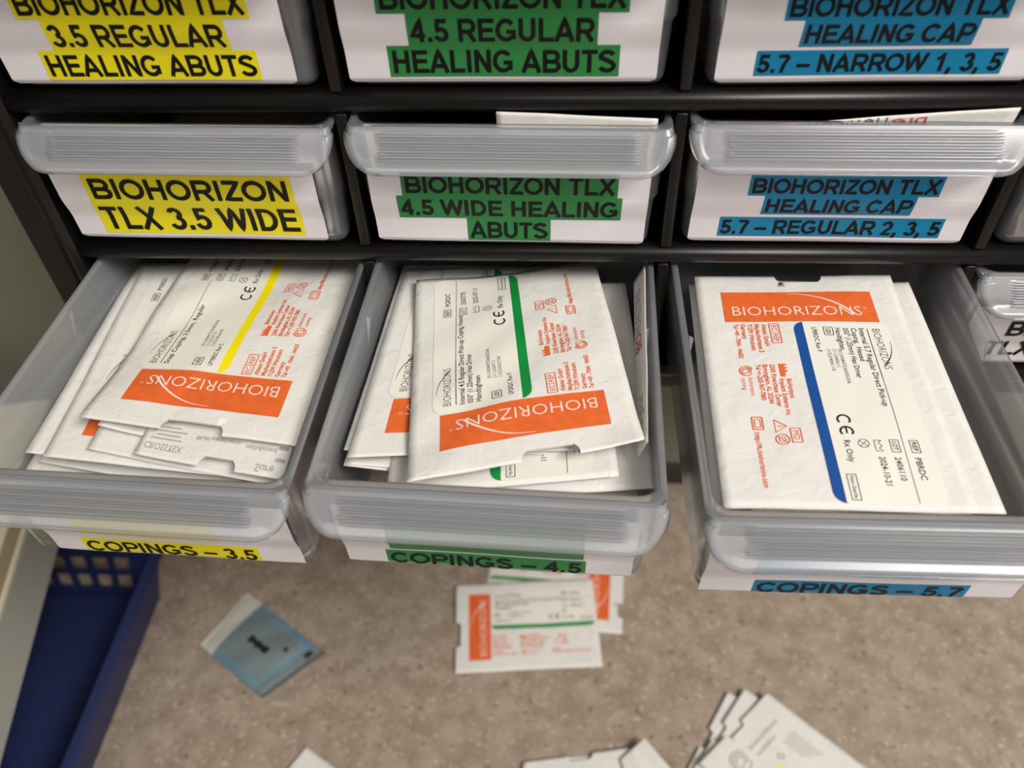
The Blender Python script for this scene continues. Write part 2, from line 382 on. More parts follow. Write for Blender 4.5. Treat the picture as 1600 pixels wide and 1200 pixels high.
def drawer(x, y0, ztop, yaw, roll, label, rows, hk, lab=(-54, 52, 20.5, 53.6), seed=0, pitch=0):
    t = empty('storage_drawer', (x, y0, ztop), (math.radians(pitch), math.radians(roll), math.radians(yaw)))
    tag(t, label, 'drawer', 'frosted plastic drawers of the cabinet')
    a = bpy.data.objects.new('tray', TRAY); COL.objects.link(a); a.parent = t
    b = bpy.data.objects.new('finger_lip', LIP); COL.objects.link(b); b.parent = t
    sm = b.modifiers.new('solid', 'SOLIDIFY'); sm.thickness = .0010; sm.offset = -1
    if rows is not None:
        P = Print()
        for (txt, u0, u1, v0, v1, pad) in rows:
            if hk: P.rect(u0, v0, u1, v1, hk, 1, 2.0)
            if txt:
                hh = (v1 - v0) * .72; block_text(P, txt, u0 + pad, u1 - pad, v0 + (v1 - v0) * .87, hh, 'label_ink')
        label_mesh(P, *lab, seed, t)
    return t
def cx(c): return (c - .5) * W
zt = {1: 2 * H - .006, 2: H - .006, 3: -.006}
# (text, u0, u1, v0, v1, inset) in mm from the drawer centre / below its rim
drawer(cx(0), -.0035, zt[1], 0, .3, 'top row drawer with yellow label reading 3.5 REGULAR HEALING ABUTS',
       [('BIOHORIZON TLX', -42.5, 37.5, 18.2, 29.2, 1), ('3.5 REGULAR', -35, 28, 29.2, 40.6, 1), ('HEALING ABUTS', -41.5, 35.8, 40.6, 51.4, 1)], 'yellow', (-56, 48, 12, 53.1), 1)
drawer(cx(1), -.0035, zt[1], 0, .2, 'top row drawer with green label reading 4.5 REGULAR HEALING ABUTS',
       [('BIOHORIZON TLX', -42.2, 40, 17.6, 28.3, 1), ('4.5 REGULAR', -32.8, 30.3, 28.3, 39.6, 1), ('HEALING ABUTS', -40.6, 38, 39.6, 50.8, 1)], 'green', (-55.3, 51, 12, 53.1), 2)
drawer(cx(2), -.0045, zt[1], 0, -.2, 'top row drawer with blue label reading HEALING CAP 5.7 NARROW',
       [('BIOHORIZON TLX', -33, 36, 22.2, 31.2, .8), ('HEALING CAP', -26.3, 28.3, 31.2, 40.4, .8), ('5.7 – NARROW 1, 3, 5', -39.2, 41, 41.7, 50.4, .6)], 'blue', (-52, 51, 12, 53.1), 3)
drawer(cx(0), -.0050, zt[2], 0, .7, 'closed drawer with yellow label reading TLX 3.5 WIDE',
       [('BIOHORIZON', -44.6, 37.8, 21.4, 34.3, 1.4), ('TLX 3.5 WIDE', -45.2, 38.2, 34.3, 50.4, 1.4)], 'yellow', (-56.5, 47, 19, 53.1), 4)
drawer(cx(1), -.0060, zt[2], 0, .7, 'closed drawer with green label reading 4.5 WIDE HEALING ABUTS',
       [('BIOHORIZON TLX', -41.4, 40.4, 19.6, 30.0, 1), ('4.5 WIDE HEALING', -43.9, 42.4, 30.0, 41.2, 1), ('ABUTS', -17.5, 15.4, 41.2, 52.2, 1)], 'green', (-53.8, 52.2, 18, 53.1), 5)
drawer(cx(2), -.0045, zt[2], 0, .4, 'closed drawer with blue label reading HEALING CAP 5.7 REGULAR',
       [('BIOHORIZON TLX', -33.2, 36.6, 21.4, 30.2, .8), ('HEALING CAP', -26.6, 29.3, 30.2, 39.4, .8), ('5.7 – REGULAR 2, 3, 5', -41.3, 43.6, 41.0, 50.2, .6)], 'blue', (-52.6, 52.6, 18, 53.1), 6)
drawer(cx(3), -.0040, zt[2], 0, 0, 'unlabelled closed drawer at the right edge of the middle row', None, None)
drawer(cx(3), -.0030, zt[3], 0, 0, 'closed drawer with plain black lettering right of the open drawers',
       [('BIOHORIZON', -36.5, 34, 24.2, 36.0, 1.2), ('TLX', -40.5, -17.5, 36.8, 49.0, 1.2)], None, (-52, 52, 18, 53.1), 7)
D1 = drawer(cx(0) - .0030, -.1150, zt[3], -1.6, .7, 'open drawer at left with yellow COPINGS 3.5 label',
       [('', -29, 23, 16, 38.2, 0), ('COPINGS – 3.5', -31.5, 36, 42.6, 52.6, 1.2)], 'yellow', (-43, 52.3, 13, 53.5), 8)
D2 = drawer(cx(1) - .0040, -.1165, zt[3], -1.6, .7, 'open drawer in the middle with green COPINGS 4.5 label',
       [('', -35.7, 33.3, 16, 41.6, 0), ('COPINGS – 4.5', -37.7, 34.3, 42.6, 52.6, 1.2)], 'green', (-52.3, 50.8, 13, 53.5), 9)
D3 = drawer(cx(2) + .0012, -.1225, zt[3], .3, 0, 'open drawer at right with blue COPINGS 5.7 label',
       [('', -37, 36, 16, 38.2, 0), ('COPINGS – 5.7', -35, 37.6, 43.4, 52.8, 1.2)], 'blue', (-53.5, 54, 13, 53.5), 10)

# ------------------------------------------------------------------ pouches
def swoosh(P, pts, w0, w1, mk, layer=3):
    P.stroke(pts, w0, mk, layer, w1)
def bez(a, b, c, d, n=16):
    o = []
    for i in range(n + 1):
        t = i / n; k = 1 - t
        o.append((k ** 3 * a[0] + 3 * k * k * t * b[0] + 3 * k * t * t * c[0] + t ** 3 * d[0], k ** 3 * a[1] + 3 * k * k * t * b[1] + 3 * k * t * t * c[1] + t ** 3 * d[1]))
    return o
_pc = {}
INFO = {
 'blue': ('s_blue', ['Internal 5.7 Regular Direct Pick-up', 'Coping,  Hexed', '050" (1.25mm) Hex Driver', 'Handtighten'], [41, 18, 27, 12], 'PBRDC', '2406110', '2024-10-21', 'LPBRDC Rev F', '240611'),
 'green': ('s_green', ['Internal 4.5 Regular Direct Pick-up Coping, Hexed', '050" (1.25mm) Hex Driver', 'Handtighten'], [56, 29, 14], 'PGRDC', '2503770', '2025-07-11', 'LPGRDC Rev F', '250711'),
 'yellow': ('s_yellow', ['Snap Coping, 3.5mm, Regular'], [40], 'PYRRSC', '2406690', '2024-11-04', 'LPYRRSC Rev C', '210719'),
}
def front_print(kind):
    """printing on the pouch paper (mm: u across, v down from the notched band edge) and printing on its sticker"""
    if kind in _pc: return _pc[kind]
    P = Print(); O = 'orange'
    P.rect(9.7, 11, 69.3, 29.3, O, 1, 2.5)
    t = 'BIOHORIZONS'
    P.text(t, 13.2, 25.6, 50.5, 5.6, 'R', 'white_print', 2, -.012); P.circle(65.4, 21, .55, .12, 'white_print', 2, n=10)
    swoosh(P, bez((36, 12.2), (46, 12.0), (56, 17.2), (60.8, 24.9), 24), .15, 1.0, 'white_print', 2)
    # orange address block
    P.box(26.4, 30.6, 30.0, 41.6, .35, O); P.stroke([(26.4, 35.6), (30.0, 35.6)], .3, O); P.text('EC', 27.2, 31.5, 3.2, 2.0, 'D', O); P.text('REP', 27.2, 36.5, 4.2, 2.0, 'D', O)
    for tx, u, l in (('Altatec GmbH', 23.6, 12.5), ('Maybachstrasse 5', 20.9, 16), ('71299 Wimsheim', 18.2, 15), ('Germany', 15.5, 8.5), ('Tel +49 - 7044 - 94450', 12.8, 19)): P.text(tx, u, 30.8, l, 1.75, 'D', O, 2, .022)
    P.poly([(26.8, 53), (30, 53), (28.4, 54.6), (30, 54.6), (28.4, 56.2), (30, 56.2), (28.6, 57.8), (28.6, 59.6), (26.8, 59.6)], O, 2)
    for tx, u, v, l in (('BioHorizons', 28.8, 60.6, 9.5), ('Implant Systems Inc.', 26.2, 60.6, 18), ('2300 Riverchase Center', 23.6, 53.4, 21), ('Birmingham, AL 35244', 21.0, 53.4, 19.5), ('Tel +1-205-967-7880', 18.4, 53.4, 18)): P.text(tx, u, v, l, 1.75, 'D', O, 2, .022)
    for k, r in enumerate((2.5, 1.75, 1.0)): P.circle(14.6, 56.6, r, .38, O, a0=40 + 70 * k, a1=340 + 70 * k)
    P.text('biohorizons', 15.0, 60.2, 9, 1.6, 'D', O); P.text('coining', 12.4, 60.2, 6, 1.6, 'D', O)
    P.box(26.2, 84.6, 29.6, 91, .35, O); P.text('MD', 27.0, 85.7, 4.2, 2.0, 'D', O)
    P.stroke([(21.2, 80.6), (25.2, 83.5), (21.2, 86.4), (21.2, 80.6), (25.2, 83.5)], .4, O); P.stroke([(22, 83.5), (23.8, 83.5)], .35, O)
    P.circle(23.0, 89.6, 2.3, .38, O); P.stroke([(21.4, 88), (24.6, 91.2)], .3, O); P.circle(23, 89.6, 1.2, .25, O, n=10)
    P.box(13.6, 79.4, 17.2, 85.0, .45, O); P.box(14.4, 80.4, 16.4, 84.0, .3, O); P.text('i', 14.8, 81.8, None, 1.2, 'D', O)
    P.text('http://ifu.biohorizons.com', 13.9, 86.4, 24, 1.75, 'D', O, 2, .022)
    # ---- sticker
    st, lines, ll, ref, lot, date, rev, dg = INFO[kind]; Q = Print(); K = 'ink'; r = 4.5
    def outline(v):
        ins = 0
        for e in (v - 29.6, 116 - v):
            if e < r: ins = max(ins, r - math.sqrt(max(0, r * r - (r - e) ** 2)))
        return ins
    vv = [29.6 + q for q in (0, .3, .8, 1.6, 2.8, 4.5)] + [36.5 + 3.0 * i for i in range(25)] + [116 - q for q in (4.5, 2.8, 1.6, .8, .3, 0)]
    us = [39.3 + (72 - 39.3) * i / 12 for i in range(13)]
    rows = []
    for v in vv:
        ins = outline(v); ul = 35.6 + ins; b = len(Q.v)
        pts = [ul, max(39.3, ul)] + [u for u in us[1:-1]] + [72 - ins]
        pts = [min(q, 72 - ins) for q in pts]
        for u in pts: Q.v.append((u, v, 0))
        rows.append((b, len(pts)))
    for (b, n), (c, _) in zip(rows, rows[1:]):
        for i in range(n - 1): Q.f.append([b + i, b + i + 1, c + i + 1, c + i]); Q.m.append(st if i == 0 else 'sticker')
    Q.text('BIOHORIZONS', 65.2, 33.4, 22, 3.0, 'D', K, 1, -.01); swoosh(Q, bez((65.6, 53.5), (68.6, 50), (70.6, 46), (70.6, 40), 16), .55, .1, K, 1)
    Q.stroke([(63.4, 33.4), (63.3, 60)], .3, K, 1); Q.stroke([(63.3, 60), (62.4, 115)] if kind != 'yellow' else [(63.3, 60), (63, 90)], .22, K, 1)
    u = 60.2
    for tx, l in zip(lines, ll): Q.text(tx, u, 33.2, l, 2.05, 'D', K, 1, .014); u -= 3.0
    Q.box(46.8, 32.8, 50.2, 37.2, .3, K, 1); Q.text('UDI', 47.6, 33.5, 3.0, 1.8, 'D', K, 1, .02)
    for q, tx in enumerate(('(01)00847236005306', '(11)' + dg, '(10)' + lot)): Q.text(tx, 50.2 - q * 2.1, 45, [18, 9.5, 11.5][q], 1.35, 'D', K, 1)
    Q.text(rev, 42.4, 33.0, 13.5, 1.8, 'D', K, 1, .012)
    Q.circle(45.1, 80.6, 2.1, .75, K, 1, 140, 400, 14); Q.circle(45.1, 86.0, 2.1, .75, K, 1, 140, 400, 14); Q.stroke([(45.1, 84.2), (45.1, 86.9)], .65, K, 1)
    Q.text('Rx Only', 43.2, 90, 9.5, 2.1, 'D', K, 1, .014); Q.circle(49.6, 91.4, 1.8, .25, K, 1); Q.stroke([(48.4, 90.2), (50.8, 92.6)], .22, K, 1); Q.stroke([(48.4, 92.6), (50.8, 90.2)], .22, K, 1)
    Q.box(65.0, 89.6, 67.9, 94.8, .28, K, 1); Q.text('REF', 65.7, 90.3, 3.8, 1.6, 'D', K, 1, .02); Q.text(ref, 65.2, 97, 9, 2.1, 'D', K, 1, .014)
    Q.box(58.4, 89.6, 61.3, 94.8, .28, K, 1); Q.text('LOT', 59.1, 90.3, 3.8, 1.6, 'D', K, 1, .02); Q.text(lot, 58.6, 97, 9.5, 2.1, 'D', K, 1, .014)
    Q.stroke([(55.6, 90), (53.2, 90), (53.2, 94.6), (55.6, 94.6), (54.4, 93.4), (55.6, 92.3), (54.4, 91.2), (55.6, 90)], .28, K, 1); Q.text(date, 53.4, 97, 11.5, 2.1, 'D', K, 1, .014)
    Q.box(41.2, 104.5, 44.2, 114.6, .28, K, 1); Q.text('Non-Sterile', 42.1, 105.2, 8.7, 1.35, 'D', K, 1, .01)
    _pc[kind] = (P, Q); return _pc[kind]
def back_print():
    if 'back' in _pc: return _pc['back']
    P = Print(); K = 'grey_print'
    P.text('biohorizons', 34, 19, 32, 3.4, 'R', K, 1, .03); P.text('coining', 34, 25.5, 21, 3.2, 'R', K, 1, .03)
    for k, r in enumerate((7.5, 5.4, 3.2)): P.circle(22, 19, r, 1.2, K, 1, 40 + 70 * k, 340 + 70 * k)
    for i in range(5): P.rect(66 - i * 2.6, 30, 66.8 - i * 2.6, 56 - i * 2, K, 1)
    P.rect(36, 38, 38.6, 100, 's_yellow', 1, 4); P.circle(45, 36, 2, 1.2, K, 1)
    _pc['back'] = (P, None); return _pc['back']
def pouch(name, C, kind, label, seed=0, bulge=.8, wr=.35, curl=(0, 0, 0, 0), notch=(30, 50), cat='pouch', group=None, LW=(80, 118), extra=None, edgewave=0, thick=.5, face=None):
    """C: world corners of (0,0) (w,0) (w,l) (0,l)"""
    C = [Vector(c) for c in C]; org = sum(C, Vector()) / 4; w_, l_ = LW
    n0 = (C[1] - C[0]).cross(C[3] - C[0]).normalized()
    if n0.z < 0: n0 = -n0
    if face: n0 = n0 if n0.dot(Vector(face)) > 0 else -n0
    rnd = random.Random(seed * 7 + 3); waves = [(rnd.uniform(.04, .11), rnd.uniform(.03, .09), rnd.uniform(0, 6.3), rnd.uniform(.5, 1)) for _ in range(4)] + [(rnd.uniform(.15, .3), rnd.uniform(.12, .25), rnd.uniform(0, 6.3), .22) for _ in range(4)]
    def base(u, v, h):
        a, b = u / w_, v / l_
        p = (C[0] * (1 - a) + C[1] * a) * (1 - b) + (C[3] * (1 - a) + C[2] * a) * b
        a_, b_ = min(1, max(0, a)), min(1, max(0, b))
        e = bulge * (math.sin(math.pi * a_) * math.sin(math.pi * b_)) ** .6
        for fu, fv, ph, am in waves: e += wr * am * math.sin(u * fu + v * fv + ph) * .5
        e += curl[0] * (max(0, 1 - (a_ + b_) * 1.8)) ** 2 + curl[1] * (max(0, 1 - (1 - a_ + b_) * 1.8)) ** 2 + curl[2] * max(0, 1 - (2 - a_ - b_) * 1.8) ** 2 + curl[3] * max(0, 1 - (1 + a_ - b_) * 1.8) ** 2
        e += edgewave * math.sin(a_ * 5.2 + 1) * max(0, 1 - b_ * 5)
        return p + n0 * ((e + h) / 1000) - org
    nl = [0, 1.2, 2.6, 4.2]; us = sorted(set([round(w_ * i / 26, 3) for i in range(27)] + ([notch[0], notch[1]] if notch else [])))
    vs_ = sorted(set(nl + [round(8 + (l_ - 8) * i / 34, 3) for i in range(35)])); V = []; F = []; fm = []
    def grid(h, mi, cut):
        b = len(V); nu = len(us)
        for v in vs_:
            for u in us:
                uu = u
                if cut and notch and v in nl:
                    sh = {0: 0, 1.2: .1, 2.6: .5, 4.2: 1.8}[v]
                    if u == notch[0]: uu = u + sh
                    if u == notch[1]: uu = u - sh
                V.append(base(uu, v, h))
        for j in range(len(vs_) - 1):
            for i in range(nu - 1):
                if cut and notch and notch[0] <= us[i] < notch[1] and vs_[j] < 4.2: continue
                a = b + j * nu + i; F.append([a, a + 1, a + nu + 1, a + nu]); fm.append(mi)
        return b, nu
    b1, nu = grid(0, 0, True); b2, _ = grid(-thick, 1, True); nv = len(vs_)
    # close the edges
    ring = [(j, i) for j, i in [(0, i) for i in range(nu)] + [(j, nu - 1) for j in range(1, nv)] + [(nv - 1, i) for i in range(nu - 2, -1, -1)] + [(j, 0) for j in range(nv - 2, 0, -1)]]
    for (j, i), (j2, i2) in zip(ring, ring[1:] + ring[:1]):
        if notch and j == 0 and j2 == 0 and notch[0] <= min(us[i], us[i2]) < notch[1]: continue
        F.append([b1 + j * nu + i, b2 + j * nu + i, b2 + j2 * nu + i2, b1 + j2 * nu + i2]); fm.append(1)
    mats = ['tyvek', 'film']
    P = Q = None
    if kind in INFO: P, Q = front_print(kind)
    elif kind == 'back': P, Q = back_print()
    if extra: P = extra
    def addp(P_, V, F, fm, mats, h0):
        b = len(V); V += [base(u, v, h0 + .06 * l) for u, v, l in P_.v]
        for f, mk in zip(P_.f, P_.m):
            if mk not in mats: mats.append(mk)
            F.append([b + i for i in f]); fm.append(mats.index(mk))
    if P: addp(P, V, F, fm, mats, .07)
    o = meshobj(name, V, F, mats, fm); o.location = org; tag(o, label, cat, group)
    if len(mats) > 2 or True: o.data.polygons.foreach_set('use_smooth', [True] * len(o.data.polygons))
    if Q:
        V2 = []; F2 = []; f2 = []; m2 = []
        addp(Q, V2, F2, f2, m2, .2)
        s = meshobj('sticker', V2, F2, m2, f2, o, smooth=True)
    return o
G1, G2, G3 = 'pouches in the left open drawer', 'pouches in the middle open drawer', 'pouches in the right open drawer'
# left open drawer
pouch('sterile_pouch', [(-0.0100, -0.0918, -0.012), (-0.0905, -0.0829, -0.0105), (-0.0885, 0.0325, -0.0215), (-0.0080, 0.0320, -0.0205)], 'yellow',
      'white pouch with orange band and full yellow stripe, top of the left open drawer', 11, 1.1, .9, notch=(27, 50), group=G1)
# middle open drawer
pouch('sterile_pouch', [(0.1096, -0.0882, -0.010), (0.0311, -0.1077, -0.0105), (0.0175, 0.0080, -0.0205), (0.0950, 0.0230, -0.0195)], 'green',
      'white pouch with orange band and full green stripe, top of the middle open drawer', 12, 1.1, 1.0, notch=(22, 42), group=G2, edgewave=1.0)
# right open drawer
pouch('sterile_pouch', [(0.1366, 0.0086, -0.016), (0.2165, 0.0078, -0.014), (0.2135, -0.1112, -0.0145), (0.1343, -0.1105, -0.0165)], 'blue',
      'white pouch with orange band and full blue stripe, top of the right open drawer', 13, .8, .35, notch=(33, 52), group=G3)
pouch('sterile_pouch', [(0.1467, 0.0105, -0.020), (0.2262, 0.0100, -0.019), (0.2240, -0.1085, -0.0185), (0.1440, -0.1080, -0.0205)], 'blue',
      'white pouch showing only its right margin beneath the blue striped top pouch', 14, .6, .3, notch=None, group=G3)
pouch('sterile_pouch', [(0.1360, 0.0150, -0.0255), (0.2160, 0.0150, -0.0255), (0.2130, -0.1030, -0.0260), (0.1330, -0.1030, -0.0255)], 'back',
      'white pouch third from the top in the right open drawer, grey print', 15, .6, .3, notch=None, group=G3)
# rest of the left pile
pouch('sterile_pouch', [(-0.0255, -0.0990, -0.0225), (-0.1032, -0.0937, -0.0190), (-0.1110, 0.0230, -0.0225), (-0.0330, 0.0270, -0.0235)], 'yellow',
      'white pouch whose orange band corner peeks out at left of the left open drawer', 16, .5, .3, notch=None, group=G1)
pouch('sterile_pouch', [(-0.0335, -0.0950, -0.0250), (-0.1126, -0.0901, -0.0215), (-0.1165, 0.0271, -0.0255), (-0.0370, 0.0280, -0.0265)], 'plain',
      'blank white pouch reaching furthest up the left wall of the left open drawer', 17, .4, .3, notch=None, group=G1)
pouch('sterile_pouch', [(-0.0380, -0.0968, -0.0330), (-0.1171, -0.0905, -0.0315), (-0.1150, 0.0274, -0.0315), (-0.0360, 0.0275, -0.0320)], 'plain',
      'white pouch lowest at the front left corner of the left open drawer', 18, .4, .3, notch=None, group=G1)
pouch('sterile_pouch', [(-0.0320, -0.1020, -0.0290), (-0.1115, -0.0891, -0.0280), (-0.1125, 0.0275, -0.0290), (-0.0330, 0.0275, -0.0290)], 'plain',
      'white pouch second from the bottom at the front left of the left open drawer', 19, .4, .3, notch=None, group=G1)
pouch('sterile_pouch', [(-0.0090, -0.1030, -0.0225), (-0.0870, -0.0915, -0.0178), (-0.0880, 0.0190, -0.0218), (-0.0080, 0.0200, -0.0215)], 'plain',
      'blank white pouch fanning out just below the orange corner in the left open drawer', 20, .4, .4, notch=None, group=G1, curl=(0, 1.0, 0, 0))
pouch('sterile_pouch', [(-0.0300, -0.0900, -0.0200), (-0.0850, -0.0835, -0.0150), (-0.0880, 0.0150, -0.0212), (-0.0080, 0.0200, -0.0208)], 'plain',
      'narrow white flap curling above the fanned pouches at the front of the left drawer', 21, .4, .4, notch=None, group=G1, curl=(0, 2.0, 0, 0))
# mirrored grey printed pouch
P = Print(); K = 'grey_print'
def mtext(t, u, v, ln, h, b=.02):     # show-through print: reads upside down, mirrored
    V_, F_, wd = font_mesh(t, b); k = h / .7; kx = ln / wd; q = len(P.v)
    for x, y in V_: P.v.append((u - x * kx, v + h - y * k, 1))
    for f in F_: P.f.append([q + i for i in f]); P.m.append(K)
mtext('CROSSTEX', 54, 3.4, 14.5, 3.0); 
for i, b in enumerate((12, 9, 13, 8)): P.rect(53 - (i % 2) * 2 - b, 8.4 + 1.9 * i, 53 - (i % 2) * 2, 9.1 + 1.9 * i, K, 1)
mtext('Multi-parametric', 36, 10.5, 17, 2.0); mtext('validated', 17, 9.4, 12, 2.0); mtext('Sure', 11, 1.0, 7, 3.2)
for i in range(2): P.rect(.8, 6 + 5 * i, 4.5, 7.6 + 5 * i, K, 1)
pouch('printed_pouch', [(-0.0130, -0.1035, -0.0165), (-0.0672, -0.0953, -0.0150), (-0.0705, -0.0190, -0.0192), (-0.0140, -0.0180, -0.0190)], 'x',
      'pouch with faint grey mirrored lettering at the front of the left open drawer', 22, .5, .4, LW=(56, 77), notch=(18, 32), group=G1, extra=P, curl=(0, 1.0, 0, 0))
# rest of the middle pile
pouch('sterile_pouch', [(0.0875, -0.0870, -0.0170), (0.0081, -0.0945, -0.0145), (0.0100, 0.0230, -0.0245), (0.0895, 0.0260, -0.0245)], 'green',
      'pouch with orange band and black print showing left of the top middle pouch', 23, .4, .3, notch=None, group=G2)
pouch('sterile_pouch', [(0.0815, -0.0870, -0.0200), (0.0052, -0.0890, -0.0175), (0.0080, 0.0285, -0.0265), (0.0850, 0.0285, -0.0270)], 'plain',
      'blank white pouch edge touching the left wall of the middle open drawer', 24, .4, .3, notch=None, group=G2)
pouch('sterile_pouch', [(0.0855, -0.0940, -0.0245), (0.0062, -0.0930, -0.0205), (0.0070, 0.0260, -0.0290), (0.0860, 0.0260, -0.0295)], 'plain',
      'thin white pouch edge below the two left pouches of the middle open drawer', 25, .4, .3, notch=None, group=G2)
pouch('sterile_pouch', [(0.0800, -0.0950, -0.0285), (0.0052, -0.0930, -0.0215), (0.0070, 0.0260, -0.0320), (0.0840, 0.0260, -0.0320)], 'plain',
      'white pouch with curled front edge at the left of the middle open drawer', 26, .4, .3, notch=None, group=G2, curl=(0, .5, 0, 0))
pouch('sterile_pouch', [(0.0150, 0.0125, -0.0290), (0.0945, 0.0225, -0.0290), (0.1012, -0.0962, -0.0195), (0.0225, -0.1063, -0.0200)], 'green',
      'pouch with rounded green stripe end at the front of the middle open drawer', 27, .4, .3, notch=None, group=G2)
pouch('sterile_pouch', [(0.0295, 0.0190, -0.0300), (0.1090, 0.0210, -0.0295), (0.1142, -0.0985, -0.0225), (0.0345, -0.1050, -0.0240)], 'back',
      'white pouch along the right wall of the middle open drawer', 28, .4, .3, notch=None, group=G2)
pouch('sterile_pouch', [(0.0250, 0.0160, -0.0345), (0.1045, 0.0170, -0.0345), (0.1085, -0.1020, -0.0300), (0.0290, -0.1020, -0.0310)], 'plain',
      'white pouch under all others at the front right of the middle open drawer', 29, .4, .3, notch=None, group=G2)
P = Print()
def rev(P, t, u, v, ln, h, mk):
    V_, F_, wd = font_mesh(t, .01); k = h / .7; kx = ln / wd; q = len(P.v)
    for x, y in V_: P.v.append((u - x * kx, v + y * k, 1))
    for f in F_: P.f.append([q + i for i in f]); P.m.append(mk)
rev(P, 'BIO', 46, 3.2, 9, 5, 'red_print'); rev(P, 'HORIZONS', 36.5, 3.2, 26, 5, 'grey_print'); rev(P, 'Surgical', 88, 3.2, 18, 4, 'grey_print')
pouch('printed_leaflet', [(0.1146, 0.0050, -0.0075), (0.1102, -0.0900, -0.0085), (0.1078, -0.0900, -0.0165), (0.1108, 0.0050, -0.0165)], 'x',
      'folded leaflet standing along the right wall of the middle open drawer, red lettering', 62, .1, .2, LW=(95, 9), notch=None, cat='leaflet', extra=P, face=(-1, 0, .5))
# unseen lower layers that carry the piles
for (x0, gname, where) in ((-.061, G1, 'left'), (.060, G2, 'middle'), (.184, G3, 'right')):
    for k in range(3):
        z = -.0395 - .0055 * k + (.006 if where == 'right' else 0) * (1 - k * .4); a = (k - 1) * .004
        pouch('sterile_pouch', [(x0 - .04 + a, .024, z), (x0 + .04 + a, .024, z), (x0 + .04, -.094, z + .0006), (x0 - .04, -.094, z + .0006)], 'plain',
              'white pouch lying flat at the bottom of the %s open drawer' % where, 40 + k, .8, .3, notch=None, group='lower pouches of the %s drawer' % where, thick=2.0)
# sheets in the closed drawers
P = Print()
o = pouch('paper_envelope', [(0.0565, -0.0005, 0.0632), (0.1135, -0.0003, 0.0605), (0.1130, 0.0045, 0.0130), (0.0560, 0.0045, 0.0150)], 'x',
      'white paper envelope sticking up above the rim of the green labelled closed drawer', 60, .2, .3, LW=(57, 48), face=(0, -1, 0), notch=None, cat='envelope', extra=P)
P = Print()
def up(t, u, v, ln, h, mk):
    V_, F_, wd = font_mesh(t, 0); k = h / .7; kx = ln / wd; q = len(P.v)
    for x, y in V_: P.v.append((u - x * kx, v + y * k, 1))
    for f in F_: P.f.append([q + i for i in f]); P.m.append(mk)
up('BIO', 72, 1.0, 12.5, 4.2, 'red_print'); up('HORIZONS', 59, .2, 30, 4.2, 'dark_grey_print'); up('Connection', 40, .1, 18, 2.2, 'grey_print')
pouch('printed_leaflet', [(0.1330, 0.0012, 0.0560), (0.2345, -0.0015, 0.0648), (0.2325, 0.0050, 0.0150), (0.1340, 0.0050, 0.0110)], 'x',
      'white leaflet with upside down red and grey lettering in the blue labelled closed drawer', 61, .2, .3, LW=(101, 48), face=(0, -1, 0), notch=None, cat='leaflet', extra=P)
for c, r, lb in ((0, 2, 'pouch stack dimly seen inside the TLX 3.5 WIDE drawer'), (3, 3, 'pouch dimly seen inside the closed drawer at far right')):
    x = cx(c); z = zt[r] - .038
    pouch('sterile_pouch', [(x - .04, .012, z), (x + .045, .012, z + .002), (x + .045, .125, z), (x - .04, .125, z)], 'plain', lb, 70 + c, 1.0, .4, notch=None, cat='pouch', thick=9.0)

# ------------------------------------------------------------------ on the floor
FZ = -.43; GF = 'pouches lying on the floor'
pouch('sterile_pouch', [(0.0003, 0.0188, FZ + .0035), (-0.0069, 0.0985, FZ + .0035), (0.1107, 0.1091, FZ + .0035), (0.1179, 0.0295, FZ + .0035)], 'green',
      'pouch with orange band and green line lying on the floor below the middle drawer', 80, .8, .6, notch=(22, 44), group=GF)
pouch('sterile_pouch', [(0.1395, 0.1400, FZ + .0015), (0.1345, 0.0590, FZ + .0015), (0.0165, 0.0660, FZ + .0015), (0.0215, 0.1460, FZ + .0015)], 'green',
      'pouch with orange band end peeking out right under the green lined floor pouch', 81, .4, .3, notch=(52, 66), group=GF, thick=.8)
pouch('sterile_pouch', [(0.0150, 0.1300, FZ + .0030), (0.0110, 0.2100, FZ + .0030), (0.1290, 0.2150, FZ + .0030), (0.1330, 0.1500, FZ + .0030)], 'green',
      'pouch mostly hidden below the middle drawer, behind the green lined floor pouch', 82, .5, .3, notch=(22, 44), group=GF)
pouch('sterile_pouch', [(0.1856, -0.0451, FZ + .010), (0.2433, 0.0104, FZ + .009), (0.3346, -0.0643, FZ + .004), (0.2769, -0.1198, FZ + .004)], 'back',
      'face down pouch with grey spiral print, top of the floor pile at bottom right', 83, .8, .5, notch=(30, 48), group=GF)
pouch('sterile_pouch', [(0.1800, -0.0500, FZ + .006), (0.2275, 0.0145, FZ + .006), (0.3235, -0.0560, FZ + .002), (0.2750, -0.1190, FZ + .002)], 'plain',
      'middle pouch of the floor pile at bottom right, its corner left of the top corner', 84, .5, .4, notch=(30, 46), group=GF)
pouch('sterile_pouch', [(0.1725, -0.0560, FZ + .003), (0.2150, 0.0130, FZ + .003), (0.3150, -0.0500, FZ + .0008), (0.2720, -0.1170, FZ + .0008)], 'plain',
      'lowest pouch of the floor pile at bottom right, its corner furthest left', 85, .4, .3, notch=(30, 46), group=GF)
pouch('sterile_pouch', [(0.0580, -0.0475, FZ + .004), (0.1370, -0.0345, FZ + .006), (0.1180, -0.1510, FZ + .003), (0.0390, -0.1640, FZ + .003)], 'plain',
      'blank white pouch at the bottom edge of the floor, left in the centre pile', 86, .6, .4, notch=(34, 52), group=GF)
pouch('sterile_pouch', [(0.0750, -0.0430, FZ + .0015), (0.1545, -0.0350, FZ + .0015), (0.1420, -0.1525, FZ + .001), (0.0625, -0.1600, FZ + .001)], 'yellow',
      'pouch showing a speck of orange at the bottom edge of the floor, centre pile', 87, .3, .3, notch=None, group=GF)
